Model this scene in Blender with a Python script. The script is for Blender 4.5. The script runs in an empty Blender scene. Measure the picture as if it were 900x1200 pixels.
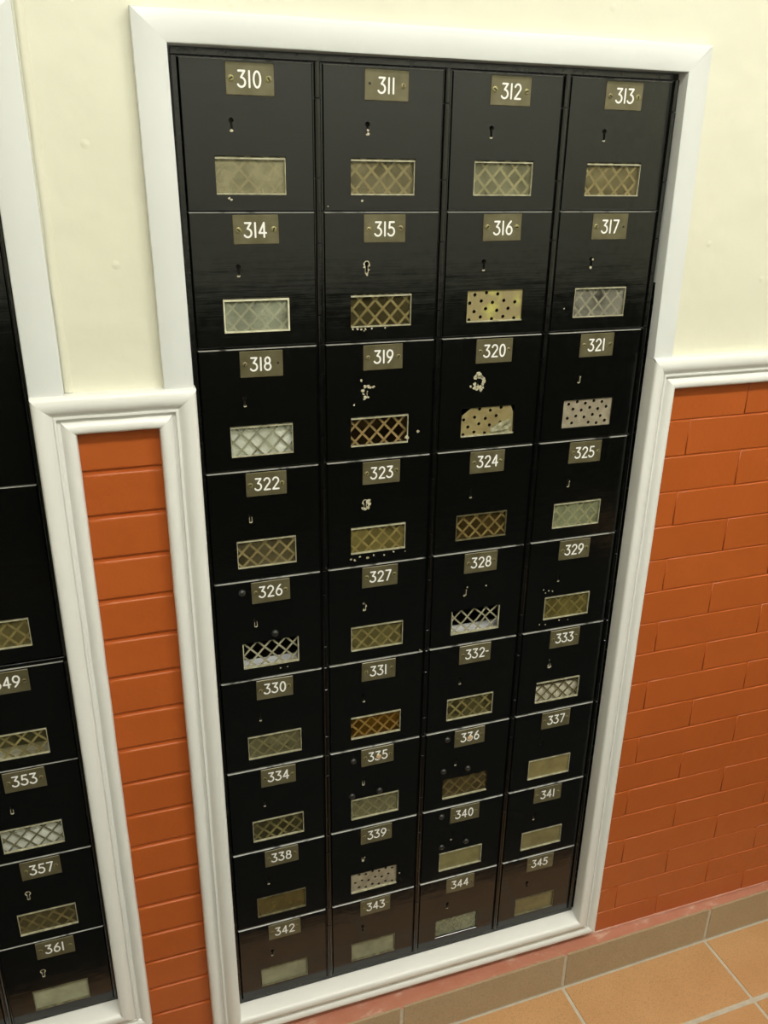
import bpy, bmesh, math, random
from mathutils import Vector, Matrix

random.seed(7)
SC = bpy.context.scene
COL = SC.collection

# ------------------------------------------------------------------ camera
Z0 = 1.815                      # height above the floor of the top line of the mailbox grid
cam_data = bpy.data.cameras.new('camera')
cam_data.sensor_fit = 'VERTICAL'
cam_data.sensor_height = 36.0
cam_data.lens = 990.0 / 1200.0 * 36.0
cam_data.clip_start = 0.01
cam = bpy.data.objects.new('camera', cam_data)
COL.objects.link(cam)
cam.location = (-0.12965, -1.17371, Z0 - 0.12043)
cam.rotation_euler = (1.18137533, -0.01426509, -0.32465248)
SC.camera = cam

# ------------------------------------------------------------------ world, exposure
world = bpy.data.worlds.new('world')
SC.world = world
world.use_nodes = True
world.node_tree.nodes['Background'].inputs[0].default_value = (1.0, 0.96, 0.88, 1)
world.node_tree.nodes['Background'].inputs[1].default_value = 0.05
SC.view_settings.view_transform = 'Standard'
SC.view_settings.look = 'None'
SC.view_settings.gamma = 1.0
SC.view_settings.use_curve_mapping = False
SC.view_settings.exposure = 0.0
LAMP_POWER = 37.0                # emission strength of the ceiling panels


# ------------------------------------------------------------------ materials
def lin(c):
    out = []
    for v in c:
        v = v / 255.0
        out.append(v / 12.92 if v <= 0.04045 else ((v + 0.055) / 1.055) ** 2.4)
    return tuple(out)


class Mat:
    def __init__(self, name):
        self.m = bpy.data.materials.new(name)
        self.m.use_nodes = True
        self.nt = self.m.node_tree
        self.b = self.nt.nodes['Principled BSDF']
        self.out = self.nt.nodes['Material Output']

    def n(self, t, **kw):
        nd = self.nt.nodes.new(t)
        for k, v in kw.items():
            if k in nd.inputs:
                nd.inputs[k].default_value = v
            else:
                setattr(nd, k, v)
        return nd

    def l(self, a, b):
        self.nt.links.new(a, b)

    def coord(self, scale=(1, 1, 1), rand=True):
        tc = self.n('ShaderNodeTexCoord')
        mp = self.n('ShaderNodeMapping')
        mp.inputs['Scale'].default_value = scale
        if rand:
            oi = self.n('ShaderNodeObjectInfo')
            ml = self.n('ShaderNodeVectorMath', operation='SCALE')
            ml.inputs[0].default_value = (37.0, 11.0, 23.0)
            self.l(oi.outputs['Random'], ml.inputs['Scale'])
            self.l(ml.outputs[0], mp.inputs['Location'])
        self.l(tc.outputs['Object'], mp.inputs['Vector'])
        return mp.outputs['Vector']

    def noise(self, vec, scale, detail=3.0, rough=0.5):
        nz = self.n('ShaderNodeTexNoise')
        nz.inputs['Scale'].default_value = scale
        nz.inputs['Detail'].default_value = detail
        nz.inputs['Roughness'].default_value = rough
        self.l(vec, nz.inputs['Vector'])
        return nz.outputs['Fac']

    def ramp(self, fac, stops):
        r = self.n('ShaderNodeValToRGB')
        els = r.color_ramp.elements
        while len(els) < len(stops):
            els.new(0.5)
        for e, (p, c) in zip(els, stops):
            e.position = p
            e.color = (c[0], c[1], c[2], 1) if len(c) >= 3 else (c[0], c[0], c[0], 1)
        self.l(fac, r.inputs['Fac'])
        return r.outputs['Color']

    def bump(self, height, strength, dist, prev=None):
        bp = self.n('ShaderNodeBump')
        bp.inputs['Strength'].default_value = strength
        bp.inputs['Distance'].default_value = dist
        self.l(height, bp.inputs['Height'])
        if prev is not None:
            self.l(prev, bp.inputs['Normal'])
        return bp.outputs['Normal']

    def base(self, col, rough=0.5, metal=0.0, ior=1.5):
        self.b.inputs['Base Color'].default_value = (col[0], col[1], col[2], 1)
        self.b.inputs['Roughness'].default_value = rough
        self.b.inputs['Metallic'].default_value = metal
        self.b.inputs['IOR'].default_value = ior
        return self


def varied(name, c1, c2, scale, rough, bump=0.0, bscale=60.0, bdist=0.002, metal=0.0, ior=1.5, stretch=(1, 1, 1), lo=0.3, hi=0.7):
    M = Mat(name).base(c1, rough, metal, ior)
    v = M.coord(stretch)
    M.l(M.ramp(M.noise(v, scale, 4.0), [(lo, c1), (hi, c2)]), M.b.inputs['Base Color'])
    if bump:
        M.l(M.bump(M.noise(v, bscale, 4.0), bump, bdist), M.b.inputs['Normal'])
    return M.m


def mat_black(name, rough, bstr):
    M = Mat(name).base((0.0030, 0.0034, 0.0028), rough, 0.0, 1.55)
    v = M.coord((6, 6, 95))
    v2 = M.coord((1, 1, 1))
    n1 = M.bump(M.noise(v, 1.0, 5.0, 0.6), bstr, 0.0006)
    n2 = M.bump(M.noise(v2, 26.0, 2.0), bstr * 0.6, 0.0018, n1)
    M.l(n2, M.b.inputs['Normal'])
    M.l(M.ramp(M.noise(v2, 70.0, 5.0), [(0.35, (rough * 0.8,)), (0.75, (rough * 1.7,))]), M.b.inputs['Roughness'])
    return M.m


MT = {}
MT['black'] = mat_black('black_gloss_enamel', 0.11, 0.32)
MT['black_frame'] = mat_black('black_enamel_frame', 0.2, 0.5)
MT['hinge'] = mat_black('black_enamel_hinge', 0.15, 0.35)
MT['plug'] = Mat('black_plug_enamel').base((0.022, 0.022, 0.020), 0.34).m
MT['inside'] = varied('dark_bare_steel_inside', (0.02, 0.016, 0.010), (0.04, 0.03, 0.016), 30, 0.6)
MT['edge_highlight'] = varied('door_edge_highlight', (0.02, 0.02, 0.018), (0.30, 0.30, 0.27), 55, 0.35, stretch=(1, 1, 0.2), lo=0.30, hi=0.46)  # light caught by the door tops, put into the colour as pale streaks
MT['plate'] = varied('aged_brass_plate', lin((110, 104, 79)), lin((92, 86, 60)), 45, 0.3, 0.2, 300, 0.0003, metal=0.25)
MT['white_fill'] = Mat('white_engraved_fill').base((0.86, 0.86, 0.83), 0.5).m
MT['screw'] = varied('tarnished_brass_screw', lin((150, 144, 92)), lin((110, 104, 70)), 200, 0.4, metal=0.4)
MT['screw_dark'] = varied('dark_brass_screw', lin((150, 140, 98)), lin((105, 96, 64)), 200, 0.4, metal=0.4)
MT['slot'] = Mat('dark_slot').base((0.01, 0.009, 0.006), 0.7).m
MT['grille'] = varied('pale_brass_grille', lin((176, 166, 130)), lin((150, 139, 102)), 60, 0.5, metal=0.1)
MT['grille_grey'] = varied('grey_metal_grille', lin((166, 163, 138)), lin((128, 124, 100)), 60, 0.5)
MT['frame'] = varied('pale_metal_window_rim', lin((186, 183, 156)), lin((122, 117, 90)), 120, 0.4, lo=0.32, hi=0.8)
MT['frame_white'] = varied('white_metal_window_rim', lin((222, 220, 196)), lin((190, 186, 150)), 120, 0.4)
MT['frame_dull'] = varied('dull_brass_window_rim', lin((118, 113, 84)), lin((76, 71, 50)), 120, 0.4)
MT['liner'] = varied('worn_steel_keyhole_liner', lin((84, 80, 66)), lin((26, 24, 18)), 260, 0.45, metal=0.3)
MT['chip_and_glint'] = varied('chipped_metal_and_keyhole_glint', lin((205, 200, 178)), lin((150, 140, 105)), 300, 0.5)  # bare metal in paint chips, also the painted glints round the keyholes
MT['paper'] = varied('white_paper', (0.90, 0.91, 0.90), (0.84, 0.86, 0.87), 20, 0.7)
MT['dab'] = varied('pinkish_tan_putty', lin((205, 172, 140)), lin((186, 160, 120)), 150, 0.6)
MT['perf'] = varied('tan_perforated_metal', lin((146, 134, 92)), lin((124, 110, 70)), 70, 0.5, 0.2, 200, 0.0006)
MT['perf_yellow'] = varied('tan_perforated_metal_scratched_yellow', lin((140, 128, 88)), lin((180, 176, 92)), 34, 0.5, 0.2, 200, 0.0006, lo=0.5, hi=0.68)
MT['perf_grey'] = varied('grey_perforated_metal', lin((158, 149, 128)), lin((128, 118, 98)), 70, 0.5, 0.2, 200, 0.0006)
MT['film'] = varied('crumpled_clear_film', lin((215, 212, 180)), lin((150, 146, 110)), 90, 0.25)


def mat_paint(name, c1, c2, bstr, rough=0.38):
    M = Mat(name).base(c1, rough)
    v = M.coord((1, 1, 1))
    M.l(M.ramp(M.noise(v, 7.0, 5.0), [(0.3, c1), (0.75, c2)]), M.b.inputs['Base Color'])
    n1 = M.bump(M.noise(v, 38.0, 3.0), bstr, 0.004)
    n2 = M.bump(M.noise(v, 230.0, 2.0), bstr * 0.5, 0.0008, n1)
    M.l(n2, M.b.inputs['Normal'])
    return M.m


MT['white_paint'] = mat_paint('warm_white_gloss_paint', (0.79, 0.79, 0.755), (0.76, 0.76, 0.72), 0.10, 0.3)
MT['shaded_white_paint'] = mat_paint('shaded_white_gloss_paint', (0.70, 0.72, 0.71), (0.67, 0.69, 0.67), 0.08, 0.35)  # same white paint as the lower casing, with cooler, dimmer light in its colour


def mat_plaster():
    M = Mat('cream_painted_plaster').base((0.8, 0.77, 0.58), 0.42)
    v = M.coord((1, 1, 1))
    M.l(M.ramp(M.noise(v, 3.0, 5.0), [(0.3, (0.735, 0.725, 0.595)), (0.7, (0.71, 0.695, 0.555))]), M.b.inputs['Base Color'])
    n1 = M.bump(M.noise(v, 9.0, 3.0), 0.25, 0.02)
    vor = M.n('ShaderNodeTexVoronoi')
    vor.inputs['Scale'].default_value = 17.0
    M.l(v, vor.inputs['Vector'])
    n2 = M.bump(M.ramp(vor.outputs['Distance'], [(0.0, (1,)), (0.1, (0,))]), 0.35, 0.0025, n1)
    n3 = M.bump(M.noise(v, 160.0, 3.0), 0.10, 0.001, n2)
    M.l(n3, M.b.inputs['Normal'])
    return M.m


MT['cream'] = mat_plaster()


def mat_brick():
    M = Mat('rust_red_painted_brick').base((0.44, 0.085, 0.016), 0.33)
    v = M.coord((1, 1, 1))
    M.l(M.ramp(M.noise(v, 4.0, 4.0), [(0.3, (0.46, 0.104, 0.020)), (0.75, (0.41, 0.090, 0.016))]), M.b.inputs['Base Color'])
    n1 = M.bump(M.noise(v, 22.0, 3.0), 0.28, 0.006)
    n2 = M.bump(M.noise(v, 210.0, 3.0), 0.16, 0.0012, n1)
    M.l(n2, M.b.inputs['Normal'])
    return M.m


MT['brick'] = mat_brick()


def mat_ledge():
    M = Mat('worn_red_painted_mortar').base((0.35, 0.12, 0.07), 0.5)
    v = M.coord((0.5, 1, 1))
    c = M.ramp(M.noise(v, 40.0, 6.0, 0.65), [(0.2, (0.42, 0.15, 0.085)), (0.55, (0.47, 0.20, 0.13)), (0.72, (0.60, 0.42, 0.32))])
    M.l(c, M.b.inputs['Base Color'])
    M.l(M.bump(M.noise(v, 90.0, 4.0), 0.4, 0.002), M.b.inputs['Normal'])
    return M.m


MT['ledge'] = mat_ledge()


def mat_tile(name, c1, c2, rough):
    M = Mat(name).base(c1, rough)
    v = M.coord((1, 1, 1))
    f = M.noise(v, 9.0, 5.0)
    a = M.ramp(f, [(0.3, c1), (0.7, c2)])
    sp = M.ramp(M.noise(v, 420.0, 2.0), [(0.3, (0.72, 0.72, 0.72)), (0.45, (1, 1, 1)), (0.7, (1.08, 1.06, 1.02))])
    mx = M.n('ShaderNodeMix', data_type='RGBA', blend_type='MULTIPLY')
    mx.inputs['Factor'].default_value = 1.0
    M.l(a, mx.inputs['A'])
    M.l(sp, mx.inputs['B'])
    M.l(mx.outputs['Result'], M.b.inputs['Base Color'])
    M.l(M.bump(M.noise(v, 300.0, 3.0), 0.15, 0.0008), M.b.inputs['Normal'])
    return M.m


MT['floor_tile'] = mat_tile('tan_quarry_tile', (0.55, 0.315, 0.145), (0.50, 0.275, 0.12), 0.4)
MT['base_tile'] = mat_tile('brown_base_tile', (0.40, 0.30, 0.185), (0.36, 0.265, 0.16), 0.4)
MT['grout'] = varied('pale_grout', (0.55, 0.50, 0.40), (0.46, 0.41, 0.32), 60, 0.8, 0.3, 200, 0.001)
MT['dark_wood'] = varied('dark_stained_wood', (0.012, 0.012, 0.008), (0.018, 0.018, 0.012), 6, 0.5, stretch=(8, 8, 1))
MT['pale_wall'] = Mat('pale_grey_green_wall').base((0.74, 0.78, 0.70), 0.7).m
MT['rubber'] = Mat('black_rubber').base((0.012, 0.012, 0.011), 0.7).m
MT['ceiling'] = Mat('white_ceiling').base((0.8, 0.8, 0.77), 0.8).m
MT['fixture'] = Mat('white_enamel_fixture').base((0.75, 0.75, 0.73), 0.4).m
M_ = Mat('lit_diffuser').base((0.9, 0.9, 0.88), 0.5)
M_.b.inputs['Emission Color'].default_value = (1.0, 0.968, 0.91, 1)
M_.b.inputs['Emission Strength'].default_value = LAMP_POWER
MT['lamp'] = M_.m


def mat_pane(name, rgb, haze):
    """dusty, scratched celluloid pane: partly see-through, partly hazed"""
    M = Mat(name).base(lin(rgb), 0.16, 0.0, 1.46)
    v = M.coord((1, 1, 1))
    c = lin(rgb)
    f = M.noise(v, 34.0, 4.0, 0.6)
    M.l(M.ramp(f, [(0.3, tuple(x * 0.82 for x in c)), (0.7, tuple(min(1, x * 1.15) for x in c))]), M.b.inputs['Base Color'])
    M.l(M.bump(M.noise(v, 90.0, 3.0), 0.12, 0.001), M.b.inputs['Normal'])
    tr = M.n('ShaderNodeBsdfTransparent')
    k = tuple(0.80 + 0.20 * (x / max(rgb)) for x in rgb)
    tr.inputs['Color'].default_value = (k[0], k[1], k[2], 1)
    mx = M.n('ShaderNodeMixShader')
    haze = haze * 0.53 if haze < 0.8 else (0.55 if haze < 0.9 else haze)
    lo, hi = max(0.03, haze - 0.16), min(1.0, haze + 0.2)
    M.l(M.ramp(M.noise(v, 26.0, 3.0, 0.6), [(0.32, (lo,)), (0.68, (hi,))]), mx.inputs['Fac'])
    M.l(tr.outputs[0], mx.inputs[1])
    M.l(M.b.outputs[0], mx.inputs[2])
    M.l(mx.outputs[0], M.out.inputs['Surface'])
    return M.m


# ------------------------------------------------------------------ mesh helpers
def mesh_from_bm(name, bm, mats, smooth=False):
    bmesh.ops.recalc_face_normals(bm, faces=bm.faces[:])
    me = bpy.data.meshes.new(name)
    bm.to_mesh(me)
    bm.free()
    for m in (mats if isinstance(mats, (list, tuple)) else [mats]):
        me.materials.append(MT[m] if isinstance(m, str) else m)
    if smooth:
        for p in me.polygons:
            p.use_smooth = True
    return me


def link(name, me, parent=None, loc=(0, 0, 0), rot=(0, 0, 0)):
    o = bpy.data.objects.new(name, me)
    COL.objects.link(o)
    o.location = loc
    o.rotation_euler = rot
    if parent is not None:
        o.parent = parent
    return o


def tag(o, label=None, cat=None, group=None, kind=None):
    if label:
        o['label'] = label
    if cat:
        o['category'] = cat
    if group:
        o['group'] = group
    if kind:
        o['kind'] = kind
    return o


def add_box(bm, x0, x1, y0, y1, z0, z1, mat=0):
    v = [bm.verts.new(p) for p in ((x0, y0, z0), (x1, y0, z0), (x1, y1, z0), (x0, y1, z0),
                                   (x0, y0, z1), (x1, y0, z1), (x1, y1, z1), (x0, y1, z1))]
    fs = [(0, 3, 2, 1), (4, 5, 6, 7), (0, 1, 5, 4), (1, 2, 6, 5), (2, 3, 7, 6), (3, 0, 4, 7)]
    out = []
    for f in fs:
        fc = bm.faces.new([v[i] for i in f])
        fc.material_index = mat
        out.append(fc)
    return v, out


def box_mesh(name, dims, mat, bevel=0.0, seg=1, smooth=False):
    bm = bmesh.new()
    add_box(bm, *dims)
    if bevel:
        bmesh.ops.bevel(bm, geom=bm.edges[:], offset=bevel, segments=seg, affect='EDGES', profile=0.6)
    return mesh_from_bm(name, bm, mat, smooth)


def loops_mesh(bm, loops, mat=0, mats=None, close=True):
    """bridge a list of equally long closed vertex loops (lists of xyz)"""
    vl = [[bm.verts.new(p) for p in lp] for lp in loops]
    n = len(vl[0])
    for i in range(len(vl) - 1):
        for j in range(n):
            f = bm.faces.new((vl[i][j], vl[i][(j + 1) % n], vl[i + 1][(j + 1) % n], vl[i + 1][j]))
            f.material_index = mats[i] if mats else mat
    return vl


def fill_loops(bm, loops, mat=0):
    """flat fill of an outer vertex loop with hole loops"""
    edges = []
    for lp in loops:
        n = len(lp)
        for i in range(n):
            a, b = lp[i], lp[(i + 1) % n]
            e = bm.edges.get((a, b)) or bm.edges.new((a, b))
            edges.append(e)
    r = bmesh.ops.triangle_fill(bm, use_beauty=True, edges=edges)
    for g in r['geom']:
        if isinstance(g, bmesh.types.BMFace):
            g.material_index = mat


def rect(x0, x1, z0, z1, y):
    return [(x0, y, z0), (x1, y, z0), (x1, y, z1), (x0, y, z1)]


def circle(cx, cz, r, y, n=12, rz=None, ph=0.0):
    rz = rz or r
    return [(cx + r * math.cos(2 * math.pi * i / n + ph), y, cz + rz * math.sin(2 * math.pi * i / n + ph)) for i in range(n)]


# ------------------------------------------------------------------ digits: single stroke engraver's letters
def arc(cx, cy, rx, ry, a0, a1, n=12):
    return [(cx + rx * math.cos(math.radians(a0 + (a1 - a0) * i / n)), cy + ry * math.sin(math.radians(a0 + (a1 - a0) * i / n))) for i in range(n + 1)]


GLYPH = {
    '0': ([arc(.25, .5, .235, .5, 0, 360, 22)], .5),
    '1': ([[(.06, 0), (.06, 1)]], .12),
    '2': ([arc(.25, .735, .235, .265, 165, -30, 12) + [(.02, 0), (.5, 0)]], .5),
    '3': ([[(.03, 1), (.46, 1), (.20, .60)] + arc(.21, .295, .275, .295, 80, -150, 14)], .49),
    '4': ([[(.37, 0), (.37, 1), (.0, .29), (.52, .29)]], .52),
    '5': ([[(.45, 1), (.10, 1), (.07, .56)] + arc(.21, .31, .27, .31, 118, -150, 14)], .48),
    '6': ([[(.40, 1), (.24, .82), (.10, .60), (.03, .40)], arc(.26, .30, .24, .30, 0, 360, 20)], .5),
    '7': ([[(.02, 1), (.48, 1), (.15, 0)]], .49),
    '8': ([arc(.25, .755, .19, .245, 0, 360, 18), arc(.25, .27, .24, .27, 0, 360, 20)], .5),
    '9': ([[(.10, 0), (.26, .18), (.40, .40), (.47, .60)], arc(.24, .70, .24, .30, 0, 360, 20)], .5),
}
DIGIT_MESH = {}


def digit_mesh(ch, h=0.0180, sw=0.00122):
    """flat raised stroke, thickness 0.25 mm, origin at lower left"""
    if ch in DIGIT_MESH:
        return DIGIT_MESH[ch]
    bm = bmesh.new()
    strokes, w = GLYPH[ch]
    y = -0.00025
    for st in strokes:
        pts = [Vector((p[0] * h, p[1] * h)) for p in st]
        for i, p in enumerate(pts):
            bm.faces.new([bm.verts.new((q[0], y, q[2])) for q in circle(p.x, p.y, sw, y, 8)])
            if i + 1 < len(pts):
                q = pts[i + 1]
                d = (q - p).normalized()
                nrm = Vector((-d.y, d.x)) * sw
                bm.faces.new([bm.verts.new((a.x, y, a.y)) for a in (p + nrm, q + nrm, q - nrm, p - nrm)])
    ex = bmesh.ops.extrude_face_region(bm, geom=bm.faces[:])
    for g in ex['geom']:
        if isinstance(g, bmesh.types.BMVert):
            g.co.y += 0.0006
    me = mesh_from_bm('digit_' + ch, bm, 'white_fill')
    DIGIT_MESH[ch] = me
    return me


# ------------------------------------------------------------------ shared mailbox meshes
DW, DH = 0.1675, 0.1772           # door width and height
WX, WH = 0.0462, 0.0237           # half window opening
HW = 0.0131                       # hinge width


def keyhole_loop(cx, cz, y, s=1.0, n=14):
    """round bow above a narrow slot"""
    r = 0.0034 * s
    pts = []
    a0, a1 = math.radians(-62), math.radians(242)
    for i in range(n):
        a = a0 + (a1 - a0) * i / (n - 1)
        pts.append((cx + r * math.cos(a), y, cz + 0.0048 + r * math.sin(a)))
    sw = 0.0018 * s
    pts += [(cx - sw, y, cz - 0.0062), (cx - sw * 0.5, y, cz - 0.0072), (cx + sw * 0.5, y, cz - 0.0072), (cx + sw, y, cz - 0.0062)]
    return pts


def door_mesh(name, w, h, wz, kz, kx=-0.0228):
    bm = bmesh.new()
    b = 0.0011
    # outer edge: the top carries a wider bevel with a painted highlight
    L0 = rect(-w / 2 + b, w / 2 - b, b, h - 0.0011, 0.0)
    L1 = rect(-w / 2, w / 2, 0, h, 0.0016)
    L2 = rect(-w / 2, w / 2, 0, h, 0.0048)
    vl = loops_mesh(bm, [L0, L1, L2])
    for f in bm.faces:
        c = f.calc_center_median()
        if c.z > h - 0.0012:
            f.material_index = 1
    W0 = [(x * 1.0, y, z) for x, y, z in rect(-WX, WX, wz - WH, wz + WH, 0.0)]
    W1 = rect(-WX + 0.0004, WX - 0.0004, wz - WH + 0.0004, wz + WH - 0.0004, 0.0006)
    W2 = rect(-WX + 0.0004, WX - 0.0004, wz - WH + 0.0004, wz + WH - 0.0004, 0.0048)
    wl = loops_mesh(bm, [W0, W1, W2])
    K0 = keyhole_loop(kx, kz, 0.0)
    K1 = keyhole_loop(kx, kz, 0.0048)
    kl = loops_mesh(bm, [K0, K1])
    fill_loops(bm, [vl[0], wl[0], kl[0]])
    fill_loops(bm, [vl[2], wl[2], kl[1]])
    return mesh_from_bm(name, bm, ['black', 'edge_highlight'])


def compartment_mesh(name, w, h, depth=0.24):
    bm = bmesh.new()
    t = 0.0011
    y0, y1 = 0.0088, 0.0088 + depth
    O = [(-w / 2, y0, 0), (w / 2, y0, 0), (w / 2, y0, h), (-w / 2, y0, h)]
    I = [(-w / 2 + t, y0, t), (w / 2 - t, y0, t), (w / 2 - t, y0, h - t), (-w / 2 + t, y0, h - t)]
    Ib = [(x, y1 - t, z) for x, y, z in I]
    Ob = [(x, y1, z) for x, y, z in O]
    vl = loops_mesh(bm, [Ob, O, I, Ib])
    bm.faces.new(vl[0])
    bm.faces.new(vl[3])
    return mesh_from_bm(name, bm, 'inside')


def tube_mesh(name, r, z0, z1, mat, n=12):
    bm = bmesh.new()
    e = 0.0004
    prof = [(r - e, z0), (r, z0 + e), (r, z1 - e), (r - e, z1)]
    loops = [[(q * math.cos(2 * math.pi * i / n), q * math.sin(2 * math.pi * i / n), z) for i in range(n)] for q, z in prof]
    vl = loops_mesh(bm, loops)
    bm.faces.new(vl[0])
    bm.faces.new(vl[-1])
    return mesh_from_bm(name, bm, mat, False)


def clip_seg(p, d, x0, x1, z0, z1):
    lo, hi = -1e9, 1e9
    for a, b, mn, mx in ((p[0], d[0], x0, x1), (p[1], d[1], z0, z1)):
        t0, t1 = (mn - a) / b, (mx - a) / b
        if t0 > t1:
            t0, t1 = t1, t0
        lo, hi = max(lo, t0), min(hi, t1)
    return (lo, hi) if hi - lo > 0.001 else None


def grille_mesh(name, mat, wid=0.0034, px=0.0233, pz=0.0250, phase=(0.004, 0.002), wob=0.0, holes=()):
    """diamond lattice of flat strips filling a window (window centre = origin)"""
    rnd = random.Random(name)
    bm = bmesh.new()
    hx, hz = WX + 0.002, WH + 0.002
    for k, (sx, y) in enumerate(((1, 0.0053), (-1, 0.0062))):
        d = Vector((px * sx, pz)).normalized()
        nrm = Vector((-d.y, d.x)) * wid / 2
        for i in range(-6, 7):
            p = (phase[0] + i * px, phase[1])
            c = clip_seg(p, d, -hx, hx, -hz, hz)
            if not c:
                continue
            a = Vector((p[0] + d.x * c[0], p[1] + d.y * c[0]))
            b = Vector((p[0] + d.x * c[1], p[1] + d.y * c[1]))
            m = (a + b) / 2 + Vector((rnd.uniform(-wob, wob), rnd.uniform(-wob, wob)))
            for s, e in ((a, m), (m, b)):
                q = [s + nrm, e + nrm, e - nrm, s - nrm]
                f = [bm.verts.new((v.x, y, v.y)) for v in q]
                g = [bm.verts.new((v.x, y + 0.0009, v.y)) for v in q]
                bm.faces.new(f)
                bm.faces.new(g[::-1])
                for j in range(4):
                    bm.faces.new((f[j], g[j], g[(j + 1) % 4], f[(j + 1) % 4]))
    return mesh_from_bm(name, bm, mat)


def perforated_mesh(name, mat, outline=None, seed=0, rows=4, cols=5):
    rnd = random.Random(seed)
    hx, hz = WX + 0.0005, WH + 0.0005
    ol = outline or [(-hx, -hz), (hx, -hz), (hx, hz), (-hx, hz)]
    bm = bmesh.new()
    front = [[(x, 0.0028, z) for x, z in ol]]
    hl = []
    dx, dz = 2 * hx / cols, 2 * hz / rows
    for r in range(rows):
        for c in range(cols):
            cx = -hx + (c + 0.32 + 0.42 * (r % 2)) * dx
            cz = -hz + (r + 0.5) * dz + (0.0016 if c % 2 else -0.0016) + rnd.uniform(-.0006, .0006)
            if abs(cx) > hx - 0.005 or abs(cz) > hz - 0.004:
                continue
            if outline and (cx - 0.45 * cz > 0.030 or (cx < -0.026 and cz > 0.008)):
                continue
            hl.append((cx, cz))
    outer = loops_mesh(bm, [[(x, 0.0028, z) for x, z in ol], [(x, 0.0038, z) for x, z in ol]])
    tops, bots = [outer[0]], [outer[1]]
    for cx, cz in hl:
        v = loops_mesh(bm, [circle(cx, cz, 0.0028, 0.0028, 8), circle(cx, cz, 0.0028, 0.0038, 8)])
        tops.append(v[0])
        bots.append(v[1])
    fill_loops(bm, tops)
    fill_loops(bm, bots)
    return mesh_from_bm(name, bm, mat)


def rim_mesh(name, mat, top=0.0016, bot=0.0013, left=0.0009, right=0.0009):
    """thin metal rim inside the opening; a width of 0 leaves that side out"""
    bm = bmesh.new()
    a, b = WX - 0.0006, WH - 0.0006
    y0, y1 = -0.0003, 0.0028
    if top:
        add_box(bm, -a, a, y0, y1, b - top - 0.0014, b - 0.0014)
    if bot:
        add_box(bm, -a, a, y0 - 0.0006, y1, -b, -b + bot)
    if left:
        add_box(bm, -a, -a + left, y0, y1, -b + bot, b - top - 0.0014)
    if right:
        add_box(bm, a - right, a, y0, y1, -b + bot, b - top - 0.0014)
    return mesh_from_bm(name, bm, mat)


def screw_meshes(nm, mat, r):
    bm = bmesh.new()
    n = 14
    loops = [circle(0, 0, r, 0.0, n), circle(0, 0, r, -0.0004, n), circle(0, 0, r * 0.7, -0.0009, n)]
    vl = loops_mesh(bm, loops)
    f = bm.faces.new(vl[-1])
    bm.faces.new(vl[0])
    # slot as a thin dark bar let into the head
    _, fs = add_box(bm, -r * 0.66, r * 0.66, -0.00105, -0.0005, -r * 0.22, r * 0.22, 1)
    return mesh_from_bm(nm, bm, [mat, 'slot'])


def rivet_mesh():
    bm = bmesh.new()
    n, r = 18, 0.0060
    loops = [circle(0, 0, r * math.cos(a), -0.0046 * math.sin(a), n) for a in [math.radians(k) for k in (0, 18, 36, 54, 72)]]
    vl = loops_mesh(bm, loops)
    bm.faces.new(vl[-1])
    bm.faces.new(vl[0])
    return mesh_from_bm('rivet', bm, 'plug', True)


def fleck_mesh(name, flecks, mat='chip_and_glint', y=-0.00022):
    """irregular chips of bare metal lying on the paint; flecks = (x, z, size)"""
    rnd = random.Random(name)
    bm = bmesh.new()
    for x, z, s in flecks:
        n = 7
        ph = rnd.uniform(0, 6)
        lp = []
        for i in range(n):
            a = 2 * math.pi * i / n + ph
            q = 1.25 * s * rnd.uniform(0.45, 1.15)
            lp.append((x + q * math.cos(a), z + q * math.sin(a)))
        f = [bm.verts.new((p[0], y, p[1])) for p in lp]
        g = [bm.verts.new((p[0], 0.0003, p[1])) for p in lp]
        bm.faces.new(f)
        for i in range(n):
            bm.faces.new((f[i], g[i], g[(i + 1) % n], f[(i + 1) % n]))
    return mesh_from_bm(name, bm, mat)


ME = {}
ME['door'] = door_mesh('mailbox_door', DW, DH, 0.0432, 0.1032)
ME['compartment'] = compartment_mesh('mailbox_compartment', 0.1780, 0.1772)
TH = 0.2714
ME['tall_door'] = door_mesh('tall_mailbox_door', DW, TH, 0.0485, 0.1980)
ME['tall_compartment'] = compartment_mesh('tall_mailbox_compartment', 0.1780, TH)
ME['plate'] = box_mesh('number_plate', (-0.0306, 0.0306, -0.0013, 0.0002, -0.0187, 0.0187), 'plate', 0.0007)
ME['pane'] = None
ME['leaf'] = box_mesh('hinge_leaf', (0, HW - 0.0006, 0.0022, 0.0045, 0, DH), 'hinge')
ME['leaf_narrow'] = box_mesh('hinge_leaf_narrow', (0, 0.0078, 0.0022, 0.0045, 0, DH), 'hinge')
ME['knuckle_a'] = tube_mesh('hinge_knuckle_upper', 0.0040, DH - 0.0400, DH + 0.0021, 'hinge')
ME['knuckle_b'] = tube_mesh('hinge_knuckle_middle', 0.0043, DH - 0.1362, DH - 0.0408, 'hinge')
ME['knuckle_c'] = tube_mesh('hinge_knuckle_lower', 0.0040, 0.0000, DH - 0.1370, 'hinge')
ME['tall_leaf'] = box_mesh('tall_hinge_leaf', (0, 0.0078, 0.0022, 0.0045, 0, TH), 'hinge')
ME['tall_knuckle'] = tube_mesh('tall_hinge_knuckle', 0.0034, 0.0, TH, 'hinge')
ME['knuckle_narrow'] = tube_mesh('narrow_hinge_knuckle', 0.0034, 0.0, DH, 'hinge')
ME['screw'] = screw_meshes('brass_screw', 'screw', 0.0039)
ME['screw_small'] = screw_meshes('small_dark_screw', 'screw_dark', 0.0035)
bm_ = bmesh.new()
vl_ = loops_mesh(bm_, [circle(0, 0, 0.0018, 0.0, 10), circle(0, 0, 0.0018, -0.0002, 10)])
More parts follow.
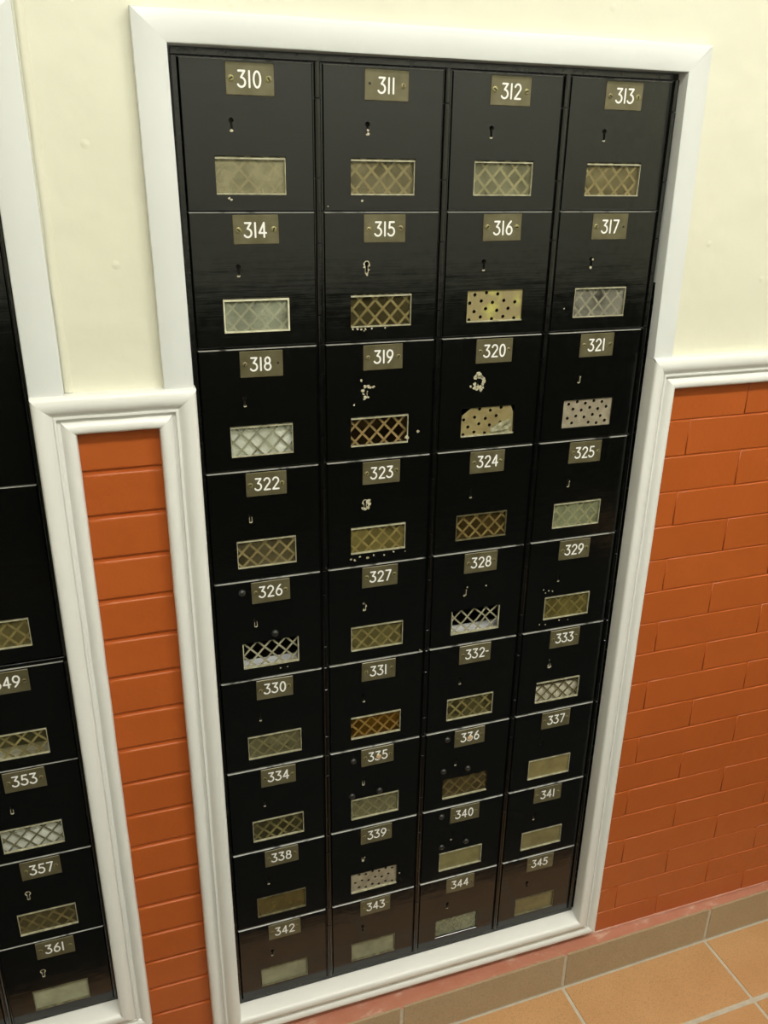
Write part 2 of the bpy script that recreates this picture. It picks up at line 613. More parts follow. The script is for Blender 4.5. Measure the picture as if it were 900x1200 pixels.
bm_.faces.new(vl_[1])
ME['screw_hole'] = mesh_from_bm('empty_screw_hole', bm_, 'slot')
ME['rivet'] = rivet_mesh()
bm_ = bmesh.new()
vl_ = loops_mesh(bm_, [circle(0, 0, 0.0052, -0.0003, 12, 0.0050), circle(0, 0, 0.0048, -0.0010, 12, 0.0047), circle(0, 0, 0.0030, -0.0014, 12)])
bm_.faces.new(vl_[-1])
ME['dab'] = mesh_from_bm('putty_dab', bm_, 'dab', True)
bm_ = bmesh.new()
K0 = keyhole_loop(0, 0, 0.0022, 1.0)
K1 = keyhole_loop(0, 0, 0.0022, 0.92)
K2 = keyhole_loop(0, 0, 0.0085, 0.92)
K2 = [(x, y, z + (0.0004 if z < -0.006 else 0)) for x, y, z in K2]
K1 = [(x, y, z + (0.0010 if z < -0.006 else 0)) for x, y, z in K1]
loops_mesh(bm_, [K0, K1, K2])
ME['liner'] = mesh_from_bm('keyhole_liner', bm_, 'liner')
def lip_mesh(name, keep):
    # worn edge round part of the keyhole, its glint painted pale, standing a hair proud of the paint
    bm = bmesh.new()
    a, b = keyhole_loop(0, 0, -0.0003, 0.98), keyhole_loop(0, 0, -0.0003, 1.38)
    b = [(x, y, z - 0.0014 if z < -0.005 else z) for x, y, z in b]
    n = len(a)
    for i in range(n):
        j = (i + 1) % n
        if keep((a[i][0] + a[j][0]) / 2, (a[i][2] + a[j][2]) / 2):
            q = [bm.verts.new(p) for p in (a[i], a[j], b[j], b[i])]
            bm.faces.new(q)
            r = [bm.verts.new((p[0], 0.0008, p[2])) for p in (a[i], a[j])]
            bm.faces.new((q[0], q[1], r[1], r[0]))
    return mesh_from_bm(name, bm, 'chip_and_glint')


ME['lip'] = [lip_mesh('keyhole_lip_bottom', lambda x, z: z < -0.0045),
             lip_mesh('keyhole_lip_side', lambda x, z: z < -0.0045 or (x > 0.0008 and z < 0.003)),
             lip_mesh('keyhole_lip_u', lambda x, z: z < 0.0015),
             lip_mesh('keyhole_lip_full', lambda x, z: True)]
ME['lock'] = box_mesh('lock_case', (-0.010, 0.010, 0.0086, 0.0100, -0.014, 0.014), 'inside')
ME['grille'] = [grille_mesh('diamond_grille_a', 'grille', phase=(0.004, 0.002)),
                grille_mesh('diamond_grille_b', 'grille', phase=(-0.003, -0.004)),
                grille_mesh('diamond_grille_c', 'grille', phase=(0.009, 0.001))]
ME['grille_grey'] = grille_mesh('grey_diamond_grille', 'grille_grey', wid=0.0030, phase=(0.002, -0.003))
ME['grille_bent'] = grille_mesh('bent_diamond_grille', 'grille_grey', wid=0.0028, phase=(-0.002, -0.005), wob=0.004)
ME['grille_thin'] = grille_mesh('thin_diamond_grille', 'frame_dull', wid=0.0026, phase=(0.005, -0.002))
ME['perf'] = perforated_mesh('perforated_plate', 'perf_yellow', seed=1)
ME['perf_grey'] = perforated_mesh('grey_perforated_plate', 'perf_grey', seed=2, rows=4, cols=6)
ME['perf_low'] = perforated_mesh('dirty_perforated_plate', 'perf_grey', seed=3, rows=3, cols=7)
hx_, hz_ = WX - 0.0004, WH - 0.0004
ME['perf_torn'] = perforated_mesh('torn_perforated_plate', 'perf', outline=[(-hx_, -hz_), (hx_, -hz_), (hx_ - .001, hz_ - .012), (hx_ - .006, hz_), (-hx_ + .018, hz_), (-hx_ + .002, hz_ - .012)], seed=4)
bm_ = bmesh.new()
rr_ = random.Random(5)
gr_ = [[bm_.verts.new((0.006 + 0.036 * i / 6, 0.0014 + rr_.uniform(-0.0022, 0.0012), -0.021 + 0.024 * j / 4 * (0.45 + 0.55 * i / 6))) for j in range(5)] for i in range(7)]
for i in range(6):
    for j in range(4):
        bm_.faces.new((gr_[i][j], gr_[i + 1][j], gr_[i + 1][j + 1], gr_[i][j + 1]))
bmesh.ops.solidify(bm_, geom=bm_.faces[:], thickness=0.0003)
ME['film'] = mesh_from_bm('crumpled_film', bm_, 'film')
ME['rim_full'] = rim_mesh('window_rim', 'frame')
ME['rim_white'] = rim_mesh('white_window_rim', 'frame_white', 0.0024, 0.002, 0.0018, 0.0022)
ME['rim_tb'] = rim_mesh('window_rim_top_and_bottom', 'frame', 0.0021, 0.0017, 0, 0.0009)
ME['rim_bot'] = rim_mesh('window_rim_bottom', 'frame', 0, 0.0018, 0, 0)
ME['rim_dull'] = rim_mesh('dull_window_rim', 'frame_dull', 0.0012, 0.0013, 0.0010, 0.0010)
ME['rim_bare'] = rim_mesh('bare_window_rim', 'frame', 0, 0.0030, 0.0016, 0.0016)

# ------------------------------------------------------------------ per mailbox description
# number: (kind, haze colour, haze, rim, words)
SPEC = {
    310: ('L', (160, 154, 120), .86, 'rim_tb', 'with a cloudy tan window'),
    311: ('L', (140, 132, 98), .55, 'rim_tb', 'with a hazy tan window over diamond grille'),
    312: ('L', (150, 148, 116), .52, 'rim_full', 'with a pale hazy window over diamond grille'),
    313: ('L', (140, 130, 92), .48, 'rim_tb', 'with a brownish window over diamond grille'),
    314: ('L', (172, 176, 152), .60, 'rim_white', 'with a whitish window in a pale rim'),
    315: ('L', (96, 88, 56), .25, 'rim_tb', 'with a clear dark window and chipped keyhole'),
    316: ('P', None, 0, 'rim_bot', 'with a tan perforated plate scratched yellow'),
    317: ('L', (158, 156, 140), .42, 'rim_full', 'with a greyish window over diamond grille'),
    318: ('E', (185, 188, 165), .30, 'rim_full', 'with white mail showing behind its grille'),
    319: ('L', (60, 46, 26), .12, 'rim_tb', 'with a very dark window behind tan lattice'),
    320: ('T', None, 0, 'rim_bot', 'with a torn perforated plate and gouged keyhole'),
    321: ('G', None, 0, None, 'with a grey perforated plate'),
    322: ('L', (122, 112, 80), .42, 'rim_full', 'with a brownish rimmed window'),
    323: ('L', (132, 120, 70), .55, 'rim_tb', 'with a dirty olive window and damaged lock'),
    324: ('L', (92, 76, 40), .38, 'rim_dull', 'with a dark brown window'),
    325: ('L', (152, 156, 122), .60, 'rim_full', 'with a pale green window'),
    326: ('B', None, 0, 'rim_bare', 'with an unglazed diamond grille and two black plugs'),
    327: ('L', (122, 113, 70), .55, 'rim_full', 'with an olive window and one bright screw'),
    328: ('D', None, 0, 'rim_bare', 'with a bent unglazed grille'),
    329: ('L', (114, 104, 58), .68, 'rim_full', 'with a murky olive window'),
    330: ('L', (120, 116, 84), .70, 'rim_full', 'with a cloudy grey-olive window'),
    331: ('L', (118, 84, 24), .36, 'rim_tb', 'with an amber window'),
    332: ('L', (106, 99, 62), .48, 'rim_full', 'with an olive window and a dash beside its number'),
    333: ('M', (120, 110, 80), .10, 'rim_tb', 'with white mail lying behind its grille'),
    334: ('L', (84, 80, 52), .50, 'rim_full', 'with a dark olive window'),
    335: ('L', (130, 126, 94), .72, 'rim_full', 'with three plugs and a pink dab on its plate'),
    336: ('L', (92, 80, 50), .60, 'rim_bot', 'with three plugs and a tan dab on its plate'),
    337: ('L', (142, 130, 86), .95, 'rim_full', 'with an opaque tan window'),
    338: ('L', (96, 82, 46), .92, 'rim_dull', 'with an opaque brown window'),
    339: ('H', None, 0, 'rim_bot', 'with a dirty perforated plate'),
    340: ('L', (130, 122, 82), .95, 'rim_full', 'with an opaque tan window and three plugs'),
    341: ('L', (130, 120, 82), .95, 'rim_full', 'with a scratched opaque tan window'),
    342: ('L', (140, 142, 116), .92, 'rim_dull', 'with a pale window, hinged beside mailbox 343'),  # here and in the next two, the sill's pale reflection is in the haze colour
    343: ('L', (140, 142, 116), .92, 'rim_dull', 'with a pale window, directly below a perforated one'),
    344: ('L', (146, 150, 124), .85, None, 'with a pale rimless window above the white sill'),
    345: ('L', (122, 112, 76), .95, 'rim_dull', 'with a tan window'),
    349: ('M', (112, 106, 70), .40, 'rim_full', 'with an olive window over diamond grille'),
    353: ('M', (150, 150, 130), .05, 'rim_full', 'with white mail filling its window'),
    357: ('L', (104, 94, 62), .70, 'rim_full', 'with a murky brown window'),
    361: ('L', (160, 162, 134), .92, 'rim_dull', 'with a pale window and a worn bright keyhole'),
}
BIG_SCREW = {310: 'LR', 312: 'LR', 313: 'R', 314: 'LR', 316: 'LR', 317: 'L', 319: 'R', 323: 'R', 322: 'LR', 327: 'LR', 329: 'LR', 324: 'LR', 330: 'R', 334: 'LR'}
HOLE = {318: 'R', 317: 'R', 311: 'L'}
# plugs: (x, z) on the door, from the middle of its bottom edge
RIVETS = {326: [(-.0421, .1585), (.0075, .0783)], 335: [(-.0420, .1533), (-.0444, .0757), (.0079, .0757)],
          336: [(-.0420, .1579), (-.0465, .0870), (.0034, .0826)], 340: [(-.0458, .1592), (-.0425, .0828), (.0095, .0834)]}
CHIPS = {
    315: [(-.0268, .1085, .0009), (-.0262, .1040, .0010), (-.0190, .1062, .0009), (-.0195, .1000, .0009), (-.0228, .0940, .0016),
          (-.043, .0180, .0013), (-.036, .0176, .0015), (-.030, .0172, .0012), (-.024, .0174, .0011), (-.014, .0178, .0009), (-.026, .0150, .0007), (.006, .018, .0008)],
    319: [(-.024, .1120, .0016), (-.019, .1125, .0020), (-.0155, .1105, .0012), (-.0275, .1070, .0014), (-.0262, .1010, .0012), (-.0245, .0955, .0020), (-.0190, .0960, .0009),
          (-.0110, .1115, .0012), (.044, .0280, .0020), (-.041, .0860, .0009), (.062, .0360, .0014), (-.030, .1220, .0012)],
    320: [(-.0250, .1165, .0022), (-.0210, .1180, .0028), (-.0165, .1160, .0026), (-.0130, .1130, .0022), (-.0105, .1080, .0020), (-.0130, .1040, .0016),
          (-.0170, .0995, .0018), (-.0220, .0990, .0020), (-.0265, .0985, .0020), (-.0160, .0950, .0016), (-.0330, .1010, .0013), (-.0270, .1050, .0016), (-.0125, .0985, .0013)],
    323: [(-.0270, .1065, .0011), (-.0170, .1085, .0022), (-.0155, .1035, .0018), (-.0180, .0990, .0018), (-.0230, .0965, .0020), (-.0270, .0980, .0014),
          (-.046, .0120, .0010), (-.040, .0095, .0012), (-.031, .0150, .0010), (-.018, .0110, .0013), (-.008, .0140, .0009), (.010, .0120, .0009), (.026, .0160, .0009), (.046, .014, .0007)],
    329: [(-.050, .0820, .0008), (-.040, .0790, .0009), (-.046, .0755, .0007), (-.032, .0770, .0010), (-.052, .0120, .0009), (-.040, .0100, .0009), (-.012, .0150, .0010), (.006, .0130, .0008)],
    326: [(.014, .0115, .0009), (.026, .0120, .0008)],
     311: [(-.0215, .0965, .0016), (-.0225, .1010, .0011), (-.030, .0125, .0013), (-.078, .006, .0008)],
    310: [(-.0220, .0965, .0012), (-.0190, .1400, .0006), (-.030, .0155, .0012), (-.027, .014, .0010)],
     
     317: [(-.0195, .1075, .0014), (-.0225, .0955, .0014), (-.062, .0350, .0009)],
      
     327: [(-.0240, .0960, .0015), (-.0200, .1030, .0010), (-.0245, .1085, .0010), (.078, .001, .0010)],
    328: [(-.0190, .1110, .0012), (-.0240, .0950, .0013), (.016, .1085, .0010)], 333: [(-.0250, .0965, .0012), (-.0195, .0975, .0010), (-.0235, .1120, .0009), (-.0260, .1010, .0008)],
      339: [(-.0225, .0975, .0016), (-.0190, .1040, .0009), (.052, .0430, .0012)],
      
     
    
      
       
}

PANE_DIMS = (-WX + 0.0008, WX - 0.0008, 0.0031, 0.0043, -WH + 0.0008, WH - 0.0008)


def number_plate(root, n, x, z):
    rnd = random.Random(n)
    pl = link('number_plate', ME['plate'], root, (x, 0, z), (0, rnd.uniform(-0.012, 0.012), 0))
    if n is None:
        return pl
    s = str(n)
    h, gap = 0.0180, 0.0041
    ws = [GLYPH[c][1] * h for c in s]
    tot = sum(ws) + gap * (len(s) - 1)
    cx = -tot / 2 + rnd.uniform(-0.0012, 0.0012)
    cz = -0.0088 + rnd.uniform(-0.0008, 0.0008)
    for c, w in zip(s, ws):
        link('digit', digit_mesh(c), pl, (cx, -0.0013, cz))
        cx += w + gap
    for side, sx in (('L', -1), ('R', 1)):
        if n in (335, 336, 332) and side == 'R':
            if n == 332:
                bm = bmesh.new()
                add_box(bm, -0.0028, 0.0028, -0.0006, 0.0002, -0.0009, 0.0009)
                link('dash_mark', mesh_from_bm('dash_mark', bm, 'white_fill'), pl, (0.0232, -0.0013, 0.001))
                continue
        loc = (sx * 0.0236 + rnd.uniform(-.001, .001), -0.0013, rnd.uniform(-.0012, .0012))
        if side in HOLE.get(n, ''):
            link('screw_hole', ME['screw_hole'], pl, loc)
        elif side in BIG_SCREW.get(n, ''):
            link('screw', ME['screw'], pl, loc, (0, rnd.uniform(0, 3), 0))
        else:
            link('screw', ME['screw_small'], pl, loc, (0, rnd.uniform(0, 3), 0))
    if n in (335, 336):
        link('putty_dab', ME['dab'], pl, (0.002 if n == 335 else -0.0005, -0.0017, -0.002))
    return pl


def fit_window(root, n, kind, rgb, haze, rim, wz):
    rnd = random.Random(n * 3 + 1)
    if kind in 'LEM':
        me = box_mesh('window_pane', PANE_DIMS, mat_pane('pane_haze', rgb, haze))
        link('window_pane', me, root, (0, 0, wz))
        g = ME['grille'][rnd.randrange(3)]
        if n in (314, 317):
            g = ME['grille_grey']
        if n in (333, 353, 318):
            g = ME['grille_thin']
        link('diamond_grille', g, root, (0, 0, wz))
    elif kind == 'B':
        link('diamond_grille', ME['grille_grey'], root, (0, 0, wz))
    elif kind == 'D':
        link('diamond_grille', ME['grille_bent'], root, (0, 0, wz))
    elif kind in 'PGHT':
        link('perforated_plate', ME[{'P': 'perf', 'G': 'perf_grey', 'H': 'perf_low', 'T': 'perf_torn'}[kind]], root, (0, 0, wz))
        if kind == 'T':
            link('crumpled_film', ME['film'], root, (0, 0, wz))
    if rim:
        link('window_rim', ME[rim], root, (0, 0, wz))


def mailbox(n, cx, zb, spec, narrow=False, tall=False, label=None, group=None, plate=True):
    """cx, zb: centre and bottom of the door; front face of the door at y = 0"""
    root = bpy.data.objects.new('mailbox', None)
    COL.objects.link(root)
    root.empty_display_size = 0.05
    root.location = (cx, 0, zb)
    kind, rgb, haze, rim, words = spec
    tag(root, label or 'black mailbox numbered %d %s' % (n, words), 'mailbox', group)
    H = TH if tall else DH
    wz = 0.0485 if tall else 0.0432
    kz = 0.1980 if tall else 0.1032
    d = link('door', ME['tall_door' if tall else 'door'], root)
    link('keyhole', ME['liner'], d, (-0.0228, 0, kz))
    lip = {315: 3, 361: 3, 357: 3, 320: 2, 323: 3, 319: 1, 326: 2, 327: 1, 335: 2, 339: 2, 328: 1, 325: 1, 321: 1, 333: 2, 322: 2, 353: 2}.get(n, 0)
    if n not in (337, 345, 343):
        link('worn_keyhole_glint', ME['lip'][lip], d, (-0.0228, 0, kz))
    link('lock_case', ME['lock'], d, (-0.0228, 0, kz))
    if n in CHIPS:
        k = 1.6 if n in (319, 320, 323) else 1.35
        tag(link('chipped_paint', fleck_mesh('chips_%d' % n, [(a, b, c * k) for a, b, c in CHIPS[n]]), d), kind='stuff')
    link('compartment', ME['tall_compartment' if tall else 'compartment'], root, (0.0 if not narrow else -0.002, 0, 0))
    fit_window(root, n or 1, kind, rgb, haze, rim, wz)
    if plate:
        number_plate(root, n, 0.0032, H - 0.0218)
    for rx, rz in RIVETS.get(n, []):
        link('plug', ME['rivet'], root, (rx, 0, rz))
    if tall:
        hg = link('hinge', ME['tall_leaf'], root, (DW / 2 + 0.0004, 0, 0))
        link('knuckle', ME['tall_knuckle'], hg, (0.0042, 0.0006, 0))
    elif narrow:
        hg = link('hinge', ME['leaf_narrow'], root, (DW / 2 + 0.0004, 0, 0))
        link('knuckle', ME['knuckle_narrow'], hg, (0.0042, 0.0006, 0))
    else:
        hg = link('hinge', ME['leaf'], root, (DW / 2 + 0.0004, 0, 0))
        for k in ('knuckle_a', 'knuckle_b', 'knuckle_c'):
            link('knuckle', ME[k], hg, (HW / 2 - 0.0006, 0.0002, 0))
    return root


def envelope(cx, y0, zb, w, d, h, label, tilt=0.0):
    """flat letters: thickness h if lying; or standing when d is small"""
    bm = bmesh.new()
    add_box(bm, -w / 2, w / 2, 0, d, 0, h)
    o = link('envelope', mesh_from_bm('envelope', bm, 'paper'), None, (cx, y0, zb), (0, 0, tilt))
    if d > h:   # flap seam on the upper face
        bm = bmesh.new()
        for sx in (-1, 1):
            a, b = Vector((sx * w / 2, 0.001)), Vector((0, d * 0.45))
            q = (b - a).normalized()
            nn = Vector((-q.y, q.x)) * 0.0005
            bm.faces.new([bm.verts.new((v.x, v.y, h + 0.0001)) for v in (a + nn, b + nn, b - nn, a - nn)])
        link('flap_seam', mesh_from_bm('flap_seam', bm, 'grout'), o)
    return tag(o, label, 'envelope', 'letters inside the mailboxes')


# ------------------------------------------------------------------ moulding sweeps
def sweep(name, profile, p0, p1, across, m0=0.0, m1=0.0, mat='white_paint', smooth=True):
    """profile [(u, t)]: u along 'across' (xz unit vector), t = stand-off towards the room (-y).
    p0, p1: (x, z) ends of the u=0 line; m0, m1: how far the end moves along the run per unit u."""
    d = (Vector(p1) - Vector(p0))
    L = d.length
    d.normalize()
    ac = Vector(across)
    bm = bmesh.new()
    nseg = max(1, int(L / 0.05))
    rnd = random.Random(name)
    rows = []
    for k in range(nseg + 1):
        f = k / nseg
        w = rnd.uniform(-0.0003, 0.0003) if 0 < k < nseg else 0
        row = []
        for u, t in profile:
            um = max(u, 0.0)
            s = f * L + (m0 * um * (1 - f) + m1 * um * f)
            q = Vector(p0) + d * s + ac * (u + (w if u > 0.0 else 0))
            row.append(bm.verts.new((q.x, -t, q.y)))
        rows.append(row)
    n = len(profile)
    for k in range(nseg):
        for j in range(n - 1):
            bm.faces.new((rows[k][j], rows[k + 1][j], rows[k + 1][j + 1], rows[k][j + 1]))
        bm.faces.new((rows[k][n - 1], rows[k + 1][n - 1], rows[k + 1][0], rows[k][0]))
    bm.faces.new(rows[0])
    bm.faces.new(rows[-1])
    me = mesh_from_bm(name, bm, mat)
    if smooth:
        for p in me.polygons:
            p.use_smooth = True
        try:
            me.set_sharp_from_angle(angle=math.radians(38))
        except Exception:
            pass
    o = link(name, me)
    return tag(o, kind='structure')


MM = 0.001
# lower moulding: inner edge (towards the mailboxes) -> outer bead (towards the bricks)
PROF_BODY = [(0.6, 27.5), (1.6, 29.3), (3.2, 30.4), (8, 30.9), (12, 30.6), (16, 29.4), (19.5, 27.0), (22.5, 24.0), (24.6, 21.6), (25.4, 21.4),
             (25.8, 23.6), (28.4, 23.6), (28.9, 23.2), (29.2, 18.2), (33.2, 17.2), (34.4, 18.8), (36.4, 21.4), (39.6, 23.4), (43.6, 24.2), (47.4, 23.6), (50.2, 21.6), (51.7, 18.4), (52, 15.5), (52, 3.0)]
PROF_JAMB = [(0, -3.0)] + [(0, 26.0)] + PROF_BODY
PROF_JAMB = [(u * MM, t * MM) for u, t in PROF_JAMB] + [(0.052, -0.003)]
PROF_SILL = [(-6.5, -3.0), (-5.5, 4.0), (-1.0, 26.5)] + PROF_BODY[1:]
PROF_SILL = [(u * MM, t * MM) for u, t in PROF_SILL] + [(0.052, -0.003)]
# chair rail: the same moulding with a rounded upper nose
PROF_RAIL = [(-3.0, 7.0), (-3.2, 22.0), (-2.6, 25.5), (-0.8, 28.6), (1.6, 29.8)] + PROF_BODY[3:]
PROF_RAIL = [(u * MM, t * MM) for u, t in PROF_RAIL]

# ------------------------------------------------------------------ room shell
XL, XR, YF, ZC = -1.35, 2.35, -2.45, 3.40
M_IN_L, M_IN_R = -0.0090, 0.7245          # lower casing of the main bank
M_BOT = Z0 - 1.636
L_IN_R = -0.2207                          # left bank
L_BOT = Z0 - 1.5360
L_IN_L = -0.5960
RAIL_Z = Z0 - 0.4075
HEAD_Z = Z0 + 0.0095
WALL_Y = -0.008
BRICK_Y = -0.0045


def wall_rects(name, rects, y0, y1, mat, parent=None):
    bm = bmesh.new()
    for x0, x1, z0, z1 in rects:
        add_box(bm, x0, x1, y0, y1, z0, z1)
    return link(name, mesh_from_bm(name, bm, mat), parent)


top_band = HEAD_Z + 0.030
wall_back = wall_rects('wall_back', [
    (XL, XR, top_band, ZC),
    (XL, L_IN_L - 0.03, RAIL_Z - 0.03, top_band),
    (L_IN_R + 0.030, M_IN_L - 0.030, RAIL_Z - 0.03, top_band),
    (M_IN_R + 0.022, XR, RAIL_Z - 0.03, top_band)], WALL_Y, 0.03, 'cream')
tag(wall_back, kind='structure')

# ridge of filler that runs up the plaster beside the left casing
bm_ = bmesh.new()
rr_ = random.Random(3)
rows_ = []
for k in range(16):
    z = RAIL_Z + 0.004 + 0.62 * k / 15
    xo = -0.1775 + rr_.uniform(-.0008, .0008)
    w = 0.0115 + rr_.uniform(-.001, .001)
    rows_.append([bm_.verts.new((xo + w * a, WALL_Y + 0.0004 - hgt, z)) for a, hgt in ((0, 0), (.15, .0030), (.45, .0042), (.75, .0028), (1.0, 0))])
for k in range(15):
    for j in range(4):
        bm_.faces.new((rows_[k][j], rows_[k][j + 1], rows_[k + 1][j + 1], rows_[k + 1][j]))
link('filler_ridge', mesh_from_bm('filler_ridge', bm_, 'cream', True), wall_back)

# brickwork below the chair rail
COURSE = 0.0668
JOINT = 1.2954                           # height of one bed joint
mortar_y_left, mortar_y_right = -0.0008, -0.0026
mortar = wall_rects('mortar_bed', [
    (XL, L_IN_L - 0.03, 0.0, RAIL_Z - 0.03),
    (L_IN_L - 0.03, L_IN_R + 0.03, 0.0, L_BOT - 0.03),
    (L_IN_R + 0.03, M_IN_L - 0.03, 0.0, RAIL_Z - 0.03),
    (M_IN_L - 0.03, M_IN_R + 0.03, 0.0, M_BOT - 0.03)], mortar_y_left, 0.03, 'brick', wall_back)
mortar2 = wall_rects('mortar_bed', [(M_IN_R + 0.03, XR, 0.0, RAIL_Z - 0.03)], mortar_y_right, 0.03, 'brick', wall_back)


def brick_mesh(name, w, h, bevel, seed):
    """brick face with soft uneven arrises; back at +y"""
    rnd = random.Random(seed)
    bm = bmesh.new()
    j = lambda a: rnd.uniform(-a, a)
    nx = max(2, int(w / 0.03))

    def ring(ins, y, wob):
        pts = []
        for i in range(nx):
            pts.append((ins + (w - 2 * ins) * i / nx, y, ins + j(wob)))
        for i in range(2):
            pts.append((w - ins + j(wob), y, ins + (h - 2 * ins) * i / 2))
        for i in range(nx):
            pts.append((w - ins - (w - 2 * ins) * i / nx, y, h - ins + j(wob)))
        for i in range(2):
            pts.append((ins + j(wob), y, h - ins - (h - 2 * ins) * i / 2))
        return pts
    dy = j(0.0003)
    vl = loops_mesh(bm, [ring(0, 0.0050, 0), ring(0, 0.0014, 0.0004), ring(bevel * 0.4, 0.0005 + dy, 0.0004), ring(bevel, dy, 0.0006)])
    bm.faces.new(vl[-1])
    me = mesh_from_bm(name, bm, 'brick')
    for p in me.polygons:
        p.use_smooth = len(p.vertices) == 4
    return me


BRICK_CACHE = {}


def brick(x0, x1, z0, z1, y, bevel):
    w, h = x1 - x0, z1 - z0
    if w < 0.006 or h < 0.008:
        return
    key = (round(w, 3), round(h, 3), bevel, random.randrange(3))
    if key not in BRICK_CACHE:
        BRICK_CACHE[key] = brick_mesh('brick', w, h, bevel, len(BRICK_CACHE))
    link('brick', BRICK_CACHE[key], wall_back, (x0, y, z0))


def lay(x0, x1, ztop, zbot, xref, length, y, gap, vgap, bevel, single=False):
    for k in range(-2, 20):
        zt, zb = JOINT - COURSE * k, JOINT - COURSE * (k + 1)
        a, b = min(zt - gap / 2, ztop), max(zb + gap / 2, zbot)
        if b >= a:
            continue
        if single:
            brick(x0, x1, b, a, y + random.uniform(-.0003, .0003), bevel)
            continue
        x = (xref if k % 2 == 0 else xref + length / 2) + random.uniform(-.006, .006)
        x -= math.ceil((x - x0) / length) * length
        while x < x1:
            brick(max(x + vgap / 2, x0), min(x + length - vgap / 2, x1), b - random.uniform(-.0004, .0012), a + random.uniform(-.0004, .0012), y + random.uniform(-.0005, .0005), bevel)
            x += length


lay(L_IN_R + 0.045, M_IN_L - 0.045, RAIL_Z - 0.04, 0.10, 0, 1, BRICK_Y, 0.0060, 0.0, 0.0030, single=True)
lay(M_IN_R + 0.045, XR, RAIL_Z - 0.04, 0.10, 0.827, 0.243, BRICK_Y, 0.0030, 0.0013, 0.0013)
lay(M_IN_L - 0.045, M_IN_R + 0.045, M_BOT - 0.040, 0.10, 0.827, 0.243, BRICK_Y, 0.0030, 0.0013, 0.0013)
lay(L_IN_L - 0.045, L_IN_R + 0.045, L_BOT - 0.040, 0.10, 0.827, 0.243, BRICK_Y, 0.0030, 0.0013, 0.0013)
lay(XL, L_IN_L - 0.045, RAIL_Z - 0.04, 0.10, 0.827, 0.243, BRICK_Y, 0.0030, 0.0013, 0.0013)

# casings above the chair rail: flat boards with eased edges
def flat_profile(w, t=22.0, back=-3.0):
    return [(0, back * MM), (0, (t - 1.6) * MM), (0.0006, (t - 0.5) * MM), (0.0018, t * MM), (w - 0.0022, t * MM), (w - 0.0007, (t - 0.7) * MM), (w, (t - 2.2) * MM), (w, 0.0065), (w, back * MM)]


def trim(name, *a, **k):
    return sweep(name, *a, **k)


HW_T = 0.0362      # head board width
trim('trim_1', flat_profile(0.0395), (-0.0110, RAIL_Z - 0.002), (-0.0134, HEAD_Z), (-1, 0), 0, HW_T / 0.0395, 'shaded_white_paint')
trim('trim_2', flat_profile(HW_T), (-0.0134, HEAD_Z), (0.7180, HEAD_Z), (0, 1), -0.0395 / HW_T, 0.0365 / HW_T, 'shaded_white_paint')
trim('trim_3', flat_profile(0.0365), (0.7250, RAIL_Z - 0.002), (0.7180, HEAD_Z), (1, 0), 0, HW_T / 0.0365, 'shaded_white_paint')
trim('trim_4', flat_profile(0.0435), (-0.2212, RAIL_Z - 0.002), (-0.2222, HEAD_Z), (1, 0), 0, HW_T / 0.0435, 'shaded_white_paint')
trim('trim_5', flat_profile(HW_T), (L_IN_L, HEAD_Z), (-0.2222, HEAD_Z), (0, 1), -0.0435 / HW_T, 0.0435 / HW_T, 'shaded_white_paint')
trim('trim_6', flat_profile(0.0435), (L_IN_L, RAIL_Z - 0.002), (L_IN_L, HEAD_Z), (-1, 0), 0, HW_T / 0.0435, 'shaded_white_paint')
# mouldings below
trim('trim_7', PROF_JAMB, (M_IN_L, M_BOT), (M_IN_L, RAIL_Z), (-1, 0), -1, -1)
trim('trim_8', PROF_SILL, (M_IN_L, M_BOT), (M_IN_R, M_BOT), (0, -1), -1, 1)
trim('trim_9', PROF_JAMB, (M_IN_R, M_BOT), (M_IN_R, RAIL_Z), (1, 0), -1, -1)
trim('trim_10', PROF_RAIL, (L_IN_R, RAIL_Z), (M_IN_L, RAIL_Z), (0, -1), 1, -1)
trim('trim_11', PROF_RAIL, (M_IN_R, RAIL_Z), (XR, RAIL_Z), (0, -1), 1, 0)
trim('trim_12', PROF_JAMB, (L_IN_R, L_BOT), (L_IN_R, RAIL_Z), (1, 0), -1, -1)
trim('trim_13', PROF_SILL, (L_IN_L, L_BOT), (L_IN_R, L_BOT), (0, -1), -1, 1)
trim('trim_14', PROF_JAMB, (L_IN_L, L_BOT), (L_IN_L, RAIL_Z), (-1, 0), -1, -1)
trim('trim_15', PROF_RAIL, (XL, RAIL_Z), (L_IN_L, RAIL_Z), (0, -1), 0, -1)

# floor and tiled base, both a hair out of square with the wall
SKEW = math.atan(0.0165)
PITCH = 0.385
G = 0.0075
bm_ = bmesh.new()
add_box(bm_, XL - 0.05, XR + 0.05, YF + 0.02, 0.10, -0.05, -0.0016)
floor = link('floor', mesh_from_bm('floor', bm_, 'grout'))
tag(floor, kind='structure')
BY = -0.047


def base_pt(sx, sy):
    c, s = math.cos(SKEW), math.sin(SKEW)
    return (c * sx - s * sy, BY + s * sx + c * sy)


TILE_CACHE = {}


def tile_mesh(nm, w, d, h, mat, bevel):
    key = (nm, round(w, 4), round(d, 4))
    if key not in TILE_CACHE:
        TILE_CACHE[key] = box_mesh(nm, (0, w, -d, 0, -h, 0), mat, bevel, 2)
    return TILE_CACHE[key]


